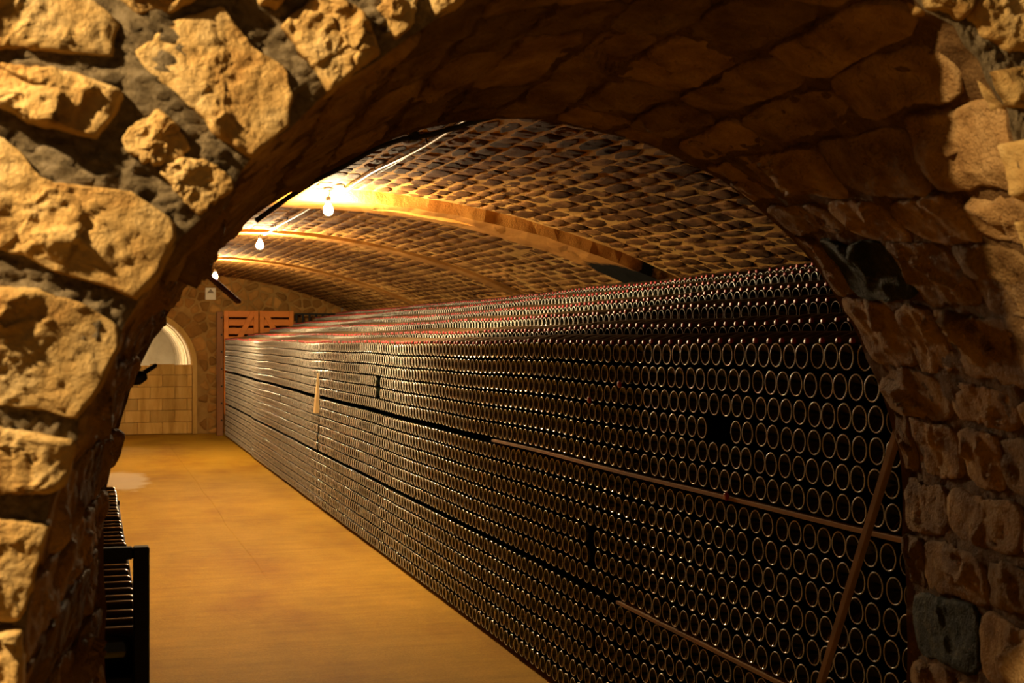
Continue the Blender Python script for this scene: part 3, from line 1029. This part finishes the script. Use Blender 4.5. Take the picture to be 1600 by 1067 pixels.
def stack_mesh(name, items, lodf, mats, rot=None):
    groups = {}
    for b in items: groups.setdefault(lodf(b), []).append(b[:3])
    VV, FF, MM, off = [], [], [], 0
    for k, pts in groups.items():
        v, f, m = LOD[k]
        pts = np.array(pts)
        A = (v[None] + pts[:, None]).reshape(-1, 3)
        B = (f[None] + (np.arange(len(pts)) * len(v))[:, None, None]).reshape(-1, 4) + off
        VV.append(A); FF.append(B); MM.append(np.tile(m, len(pts))); off += len(A)
    return link(name, make_mesh(name, np.vstack(VV), np.vstack(FF), mats, np.concatenate(MM)))
rest = [b for b in bottles if b not in ind_set]
o = stack_mesh('stacked_wine_bottles', rest, lambda b: 'mid' if b[1] < 10 else 'lo', [M_glass, M_heel])
tag(o, 'thousands of dark wine bottles stacked base outward far along the right wall', 'bottles', None, 'stuff')

# neck-outward bottles with red crown caps on the top of every step
def neck_mesh(n):
    mb = MB()
    mb.lathe([(0.0, 0.0, 1), (0.0095, 0.0, 1), (0.0122, 0.002, 1), (0.0130, 0.007, 0), (0.0125, 0.0095), (0.0152, 0.016), (0.0138, 0.03), (0.0145, 0.05), (0.018, 0.075), (0.030, 0.112), (0.034, 0.14), (0.034, 0.29), (0.0, 0.295)], (0, 0, 0), (1, 0, 0), n)
    return np.array(mb.v), np.array(mb.f), np.array(mb.m)
LOD['neck'] = neck_mesh(12); LOD['neck_lo'] = neck_mesh(8)
caps = []
for k in range(6):
    zt = TOPZ + TIER_H[k]
    for b in [b for b in bottles if b[3] == k and b[4] == 0]:
        if random.random() < 0.03: continue
        caps.append((TIER_X[k] + 0.014 + random.uniform(-.005, .005), b[1] + random.uniform(-.004, .004) + 0.0, b[2] + RB + 0.003 + random.uniform(-.003, .003), k))
capvis = [c for c in caps if seen_through_arch(c[0], c[1], c[2])]
capvis.sort(key=lambda c: c[0] / (c[0] * ST + c[1] * CT) ** 3, reverse=True)
v, f, m = LOD['neck']
# body and cap as parts, shared meshes
capmask = m == 1
def submesh(name, mask, mt):
    ff = f[mask]; used = np.unique(ff); idx = {q: i for i, q in enumerate(used)}
    return make_mesh(name, v[used], [tuple(idx[q] for q in face) for face in ff], [mt])
ME_NB = submesh('capped_bottle_body', ~capmask, M_litglass); ME_NC = submesh('crown_cap', capmask, M_cap)
N_CAP = 40
top_caps = capvis[:N_CAP]
tset = set(top_caps)
by_k = {}
for c in top_caps: by_k.setdefault(c[3], []).append(c)
for k, lst in by_k.items():
    lst.sort(key=lambda c: c[1])
    for i, c in enumerate(lst):
        o = link('capped_bottle', ME_NB, None, c[:3])
        tag(o, 'red capped bottle lying neck out, %s from the arch on the %s ledge' % (ordinal(i), ordinal(k)), 'bottle', 'red capped bottles lying on the ledges')
        link('crown_cap', ME_NC, o)
o = stack_mesh('capped_bottles', [c for c in caps if c not in tset], lambda b: 'neck' if b[1] < 9 else 'neck_lo', [M_litglass, M_cap])
tag(o, 'bottles lying neck outward under red caps far along the ledges', 'bottles', None, 'stuff')

# ------------------------------------------------------------------ laths, props
def lath(y0, y1, r, x, label, w=0.012):
    zs = []
    mb = MB()
    n = 14
    pts = []
    for i in range(n + 1):
        y = y0 + (y1 - y0) * i / n
        zc = (row_z(r - 1) + row_z(r)) / 2
        pts.append((x, y, zc + z_wave(y) * zc / 1.6))
    V, F = [], []
    for (px, py, pz) in pts:
        for dx, dz in ((-0.004, -w / 2), (0.03, -w / 2), (0.03, w / 2), (-0.004, w / 2)):
            V.append((px + dx, py, pz + dz))
    for i in range(n):
        for k in range(4):
            F.append((i * 4 + k, i * 4 + (k + 1) % 4, i * 4 + 4 + (k + 1) % 4, i * 4 + 4 + k))
    F.append((3, 2, 1, 0)); F.append((n * 4, n * 4 + 1, n * 4 + 2, n * 4 + 3))
    mb.add(V, F)
    return tag(mb.build('wooden_lath', M_lath), label, 'lath', 'laths laid between the bottle rows')
ya = unproj_plane_x(770, 690, XF)[1]
lath(2.75, ya, 6, XF - 0.004, 'upper thin brown lath running between the sixth and seventh bottle rows')
yb_ = unproj_plane_x(965, 937, XF)[1]
lath(2.75, yb_, 12, XF - 0.004, 'lower thin brown lath running between bottle rows near the floor')

pa = unproj_plane_x(1398, 690, 2.045); pb = unproj_plane_x(1283, 1067, 2.045)
dr = (pb - pa) / (pa[2] - pb[2])
top = pa - dr * 0.12; bot = pa + dr * pa[2]
mb = MB(); mb.bar(top, bot + np.array([0, 0, 0.004]), 0.026, 0.018, (1, 0, 0), 0, 0.003)
tag(mb.build('leaning_batten', M_lath, loc=tuple(bot)), 'narrow brown batten leaning across the nearest bottles beside the arch', 'batten')

p = unproj_plane_x(494, 645, XF - 0.02); q = unproj_plane_x(493, 583, XF - 0.02)
mb = MB()
w0, w1 = 0.06, 0.018
V = []
for z, w, d in ((p[2], w0, 0.040), (q[2], w1, 0.006)):
    V += [(XF - d, p[1] - w, z), (XF + 0.004, p[1] - w, z), (XF + 0.004, p[1] + w, z), (XF - d, p[1] + w, z)]
mb.add(V, [(3, 2, 1, 0), (4, 5, 6, 7), (0, 1, 5, 4), (1, 2, 6, 5), (2, 3, 7, 6), (3, 0, 4, 7)])
tag(mb.build('wooden_wedge', M_paleWood, loc=(XF, p[1], p[2])), 'pale tapering wooden wedge fixed upright on the bottle wall', 'wedge')

for u, v_, lab in ((1134, 776, 'red crown cap lying on the upper brown lath'), (920, 625, 'small red crown cap wedged between bottles of the second row'), (967, 601, 'tiny red crown cap wedged between bottles under the top row')):
    p = unproj_plane_x(u, v_, XF - 0.012)
    mb = MB(); mb.lathe([(0.0, -0.004), (0.010, -0.004), (0.0135, -0.002), (0.0150, 0.006), (0.013, 0.006), (0.012, 0.0), (0, 0)], (0, 0, 0), (1, 0, 0.15), 18)
    o = mb.build('crown_cap', M_cap, smooth=True); o.location = p
    tag(o, lab, 'bottle cap')

# ------------------------------------------------------------------ gate at the far end of the stack
YG = 22.45
gate = empty('slatted_barrier', (2.75, YG, 0), 'orange slatted wooden barrier with diagonal braces at the far end of the bottles', 'barrier')
mb = MB(); mb.box((1.985, YG - 0.05, 0), (2.085, YG + 0.05, 2.03), 0, 0.006)
for z in np.arange(0.25, 1.95, 0.28): mb.tube([(2.06, YG - 0.055, z), (2.06, YG - 0.045, z)], 0.014, 8, 1)
post = empty('wooden_post', (2.035, YG, 0), 'tall brown wooden post with dark holes beside the orange barrier', 'post')
for nm, mt, mi in (('shaft', M_brownpost, 0), ):
    pass
mb2 = MB(); mb2.box((1.985, YG - 0.05, 0), (2.085, YG + 0.05, 2.03), 0, 0.006)
o = mb2.build('shaft', M_brownpost); o.parent = post; o.matrix_parent_inverse = post.matrix_world.inverted() if False else o.matrix_parent_inverse
o.location = (-2.035, -YG, 0)
for z in np.arange(0.25, 1.95, 0.28):
    mb3 = MB(); mb3.tube([(0.025, -0.056, z), (0.025, -0.045, z)], 0.016, 8)
    mb3.build('peg_hole', M_black, post)
def gate_part(name, fn):
    mb = MB(); fn(mb)
    o = mb.build(name, M_orange, gate); o.location = (-2.75, -YG, 0)
GZ0, GZ1 = 0.35, 2.045
for (xa, xb, side) in ((2.10, 2.66, 1), (2.68, 3.24, -1)):
    for xs in (xa, xb - 0.075):
        gate_part('stile', lambda mb, xs=xs: mb.box((xs, YG - 0.025, GZ0), (xs + 0.075, YG, GZ1), 0, 0.004))
    z = GZ1
    while z > GZ0 + 0.1:
        gate_part('slat', lambda mb, z=z: mb.box((xa + 0.004, YG, z - 0.104), (xb - 0.004, YG + 0.02, z - 0.002), 0, 0.003))
        z -= 0.140
    for k in range(2):
        zt = GZ1 - 0.03 - k * 0.80; zb = zt - 0.56
        p, q = ((xa + 0.18, YG - 0.013, zb), (xb - 0.09, YG - 0.013, zt)) if side == 1 else ((xb - 0.18, YG - 0.013, zb), (xa + 0.09, YG - 0.013, zt))
        gate_part('brace', lambda mb, p=p, q=q: mb.bar(p, q, 0.085, 0.022, (0, 1, 0), 0, 0.003))
# dark picket frame to the right of the barrier
rack = empty('picket_rack', (3.55, YG, 0), 'dark picket rack standing right of the orange barrier', 'rack')
def rp(name, lo, hi):
    mb = MB(); mb.box(lo, hi, 0, 0.003); o = mb.build(name, M_black, rack); o.location = (-3.55, -YG, 0)
rp('rail', (3.27, YG - 0.02, 1.98), (4.15, YG + 0.02, 2.01))
rp('rail', (3.27, YG - 0.02, 0.02), (4.15, YG + 0.02, 0.06))
for x in np.arange(3.27, 4.16, 0.11): rp('picket', (x, YG - 0.015, 0.0), (x + 0.035, YG + 0.015, 2.0))

# ------------------------------------------------------------------ bare bulbs
for k, (u, v_, zc, lab) in enumerate(((513, 328, 9.25, 'nearest and largest bare bulb hanging under the vault'), (406, 383, 13.0, 'middle bare bulb hanging under the second vault rib'), (336, 432, 17.6, 'farthest bare bulb hanging near the end wall'))):
    X = (u - UVP) * zc * CT / FPX; Y = (zc - X * ST) / CT; Z = EYE + (VVP - v_) * zc / FPX
    L = empty('hanging_bulb', (X, Y, Z), lab, 'lamp', 'bare bulbs along the crown of the vault')
    mb = MB(); mb.lathe([(0.0, -0.038), (0.018, -0.034), (0.030, -0.018), (0.033, 0.0), (0.030, 0.016), (0.020, 0.034), (0.014, 0.045)], (0, 0, 0), (0, 0, 1), 20)
    mb.build('bulb', M_bulb, L, True)
    mb = MB(); mb.lathe([(0.014, 0.043), (0.019, 0.046), (0.019, 0.085), (0.012, 0.095), (0.0, 0.096)], (0, 0, 0), (0, 0, 1), 16)
    mb.build('socket', M_plug, L, True)
    zt = vault_map(np.array([[math.asin((X - VX) / VR) * VR, Y]]), np.zeros(1))[0][2] - Z
    mb = MB(); mb.tube([(0, 0, 0.09), (0.012, 0.004, 0.09 + (zt - 0.09) * 0.5), (0, 0, zt + 0.01)], 0.004, 6)
    mb.build('cord', M_rubber, L, True)
    mb = MB(); mb.lathe([(0.0, 0.0), (0.03, 0.0), (0.034, 0.006), (0.034, 0.02)], (0, 0, zt - 0.02), (0, 0, 1), 14)
    mb.build('ceiling_rose', M_plug, L, True)

# conduit along the crown, sagging cable on the arch, clips
def vault_z(x): return VCZ + math.sqrt(VR ** 2 - (x - VX) ** 2)
cond = empty('cable_conduit', (1.62, 7.0, 2.6), 'thin pale cable run along the crown of the vault toward the bulbs', 'cable')
mb = MB()
pts = []
for y in np.linspace(4.5, 9.2, 24):
    x = 1.64 + 0.012 * math.sin(y * 2.1)
    pts.append((x - 1.62, y - 7.0, vault_z(x) - 0.035 - 0.008 * abs(math.sin(y * 1.6)) - 2.6))
mb.tube(pts, 0.010, 8); mb.build('cable', M_conduit, cond, True)
for y in (5.4, 6.7, 8.0, 9.0):
    mb = MB(); mb.tube([(0.02, y - 7.0, vault_z(1.64) - 2.6 + 0.0), (0.035, y - 7, vault_z(1.64) - 2.6 - 0.05), (0.02, y - 7, vault_z(1.64) - 2.6 - 0.065), (0.0, y - 7, vault_z(1.64) - 2.6 - 0.05)], 0.004, 6)
    mb.build('hook', M_iron, cond, True)
cond2 = empty('cable_conduit', (1.62, 11.5, 2.6), 'thin pale cable run between the first and second bulbs', 'cable')
mb = MB()
pts = [(1.60 - 1.62, y - 11.5, vault_z(1.6) - 0.05 - 0.008 * abs(math.sin(y * 1.6)) - 2.6) for y in np.linspace(10.0, 13.0, 14)]
mb.tube(pts, 0.008, 8); mb.build('cable', M_conduit, cond2, True)
for y in (10.2, 11.6, 12.4):
    mb = MB(); mb.tube([(0.0, y - 11.5, 0.06), (0.015, y - 11.5, 0.0), (0.0, y - 11.5, -0.015)], 0.004, 6); mb.build('hook', M_iron, cond2, True)

bc = empty('black_cable', (0.6, Y2 + 0.06, 2.0), 'thick black cable following the inner rim of the arch', 'cable')
cpx = [(400, 345), (450, 309), (495, 281), (540, 258), (590, 230), (630, 217), (670, 211), (700, 203), (745, 189), (800, 176)]
cp = [unproj_plane_y(u, v_, Y2 + 0.06) - np.array([0.6, Y2 + 0.06, 2.0]) for u, v_ in cpx]
mb = MB(); mb.tube(cp, 0.0052, 8); mb.build('cable', M_rubber, bc, True)
c = unproj_plane_y(646, 214, Y2 + 0.055) - np.array([0.6, Y2 + 0.06, 2.0])
mb = MB(); mb.box(c - [0.007, 0.02, 0.010], c + [0.007, 0.012, 0.010], 0, 0.002); mb.tube([c + [0, -0.06, 0.012], c + [0, 0, 0.008]], 0.004, 6); mb.build('clip', M_plug, bc)

a, b = unproj_plane_y(306, 414, Y2 - 0.03), unproj_plane_y(373, 472, Y2 + 0.12)
mb = MB(); mb.bar(a, b, 0.011, 0.007, (0, 0, 1), 0, 0.001)
tag(mb.build('iron_bar', M_rust, loc=tuple(a)), 'rusty flat iron bar jutting from the left side of the arch', 'bar')
hk = empty('wall_hook', tuple(unproj_plane_y(206, 592, Y2)), 'black iron hook jutting from the left jamb of the arch', 'hook')
h0 = unproj_plane_y(206, 592, Y2)
a, b = unproj_plane_y(200, 598, Y2 - 0.02) - h0, unproj_plane_y(243, 571, Y2 + 0.05) - h0
mb = MB(); mb.tube([a, a * 0.3 + b * 0.7, b], [0.006, 0.0048, 0.0042], 8); mb.build('prong', M_iron, hk, True)
c = unproj_plane_y(216, 590, Y2 + 0.01) - h0
mb = MB(); mb.lathe([(0.0, -0.018), (0.010, -0.016), (0.014, 0.0), (0.009, 0.014), (0.0, 0.018)], c, (1, 0.4, 0.3), 12); mb.build('collar', M_iron, hk, True)

# notice plate on the end wall
npl = unproj_plane_y(329, 459, YB - 0.05)
pl_ = empty('notice_plate', tuple(npl), 'small pale plate fixed high on the end wall above the passage', 'sign')
mb = MB(); mb.box((-0.085, -0.008, -0.10), (0.085, 0.02, 0.10), 0, 0.004); mb.build('plate', M_plate, pl_)
mb = MB(); mb.add([(-0.06, -0.010, 0.01), (0.06, -0.010, 0.01), (0.0, -0.010, 0.085), (-0.06, -0.004, 0.01), (0.06, -0.004, 0.01), (0.0, -0.004, 0.085)], [(0, 1, 2), (0, 3, 4, 1), (1, 4, 5, 2), (2, 5, 3, 0)])
mb.build('triangle_mark', M_platedark, pl_)

# outline of the dark patch at the springing of the first rib
pc = [(945, 431), (975, 427), (990, 424), (1012, 428), (1022, 437), (985, 440), (950, 437)]

# ------------------------------------------------------------------ black steel crate at the left of the aisle
CR = empty('steel_crate', (-0.45, 4.0, 0), 'open black steel crate on the left holding lying bottles', 'crate')
cx0, cx1, cy0, cy1, ch_ = -1.05, 0.112, 2.72, 5.5, 1.235
def cpart(name, lo, hi, bev=0.003):
    mb = MB(); mb.box(np.array(lo) - [-0.45, 4.0, 0], np.array(hi) - [-0.45, 4.0, 0], 0, bev); return mb.build(name, M_black, CR)
pw = 0.031
for (x, y, h_) in ((cx1 - pw, cy0, ch_), (cx0, cy0, ch_), (cx1 - pw, cy1 - pw, 1.0), (cx0, cy1 - pw, 1.0)):
    cpart('post', (x, y, 0), (x + pw, y + pw, h_))
cpart('top_rail', (cx0 + pw, cy0 + 0.004, ch_ - 0.024), (cx1 - pw, cy0 + pw - 0.004, ch_))
cpart('base_rail', (cx0 + pw, cy0 + 0.004, 0.08), (cx1 - pw, cy0 + pw - 0.004, 0.12))
cpart('front_panel', (cx0 + pw, cy0 + 0.010, 0.12), (cx1 - pw, cy0 + 0.018, 0.98), 0.001)
cpart('side_panel', (cx1 - 0.008, cy0 + pw, 0.12), (cx1 - 0.002, cy1 - pw, 0.985), 0.001)
cpart('side_panel', (cx0 + 0.002, cy0 + pw, 0.12), (cx0 + 0.008, cy1 - pw, 0.985), 0.001)
cpart('back_panel', (cx0 + pw, cy1 - 0.02, 0.12), (cx1 - pw, cy1 - 0.01, 0.985), 0.001)
cpart('floor_plate', (cx0 + 0.01, cy0 + 0.02, 0.10), (cx1 - 0.01, cy1 - 0.02, 0.118), 0.001)
cpart('base_rail', (cx1 - pw, cy0 + pw, 0.06), (cx1, cy1 - pw, 0.118))
mb = MB(); mb.tube([(cx1 + 0.45, cy0 + 0.02 - 4.0, 0.90), (cx1 + 0.45 + 0.010, cy0 + 0.02 - 4.0, 0.885), (cx1 + 0.45 + 0.012, cy0 + 0.02 - 4.0, 0.865)], 0.004, 6)
mb.build('latch', M_black, CR, True)
mb = MB(); mb.lathe([(0.0, 0.012), (0.026, 0.006), (0.034, 0.0, 1), (0.0375, 0.002), (RB, 0.010), (RB, 0.19), (0.034, 0.215), (0.018, 0.26), (0.0145, 0.29), (0.0165, 0.30), (0.014, 0.312), (0, 0.313)], (0, 0, 0), (-1, 0, 0), 20)
ME_CB = mb.mesh('wine_bottle', [M_glass, M_heel], True)
y = 2.80
for i in range(32):
    if y > 5.4: break
    o = link('wine_bottle', ME_CB, None, (0.098 - 0.0 + random.uniform(-.006, 0.002), y, 1.028 + random.uniform(-.003, .003)))
    tag(o, 'dark bottle lying across the top of the black steel crate, %s from its near end' % ordinal(i), 'bottle', 'bottles lying in the black steel crate')
    y += 0.083 + random.random() * 0.003
# lower layers of the crate, in shadow below the top row
V_l = []
v2 = np.array(mb.v); f2 = np.array(mb.f); m2 = np.array(mb.m)
pts = []
for r in range(1, 10):
    yy = 2.80 + (0.042 if r % 2 else 0)
    while yy < 5.4:
        pts.append((0.094, yy, 1.028 - r * 0.0845)); pts.append((-0.60, yy, 1.028 - r * 0.0845)); yy += 0.0845
pts = np.array(pts)
o = link('crate_bottles', make_mesh('crate_bottles', (v2[None] + pts[:, None]).reshape(-1, 3), (f2[None] + (np.arange(len(pts)) * len(v2))[:, None, None]).reshape(-1, 4), [M_glass, M_heel], np.tile(m2, len(pts))))
tag(o, 'lower layers of dark bottles filling the black steel crate', 'bottles', None, 'stuff')
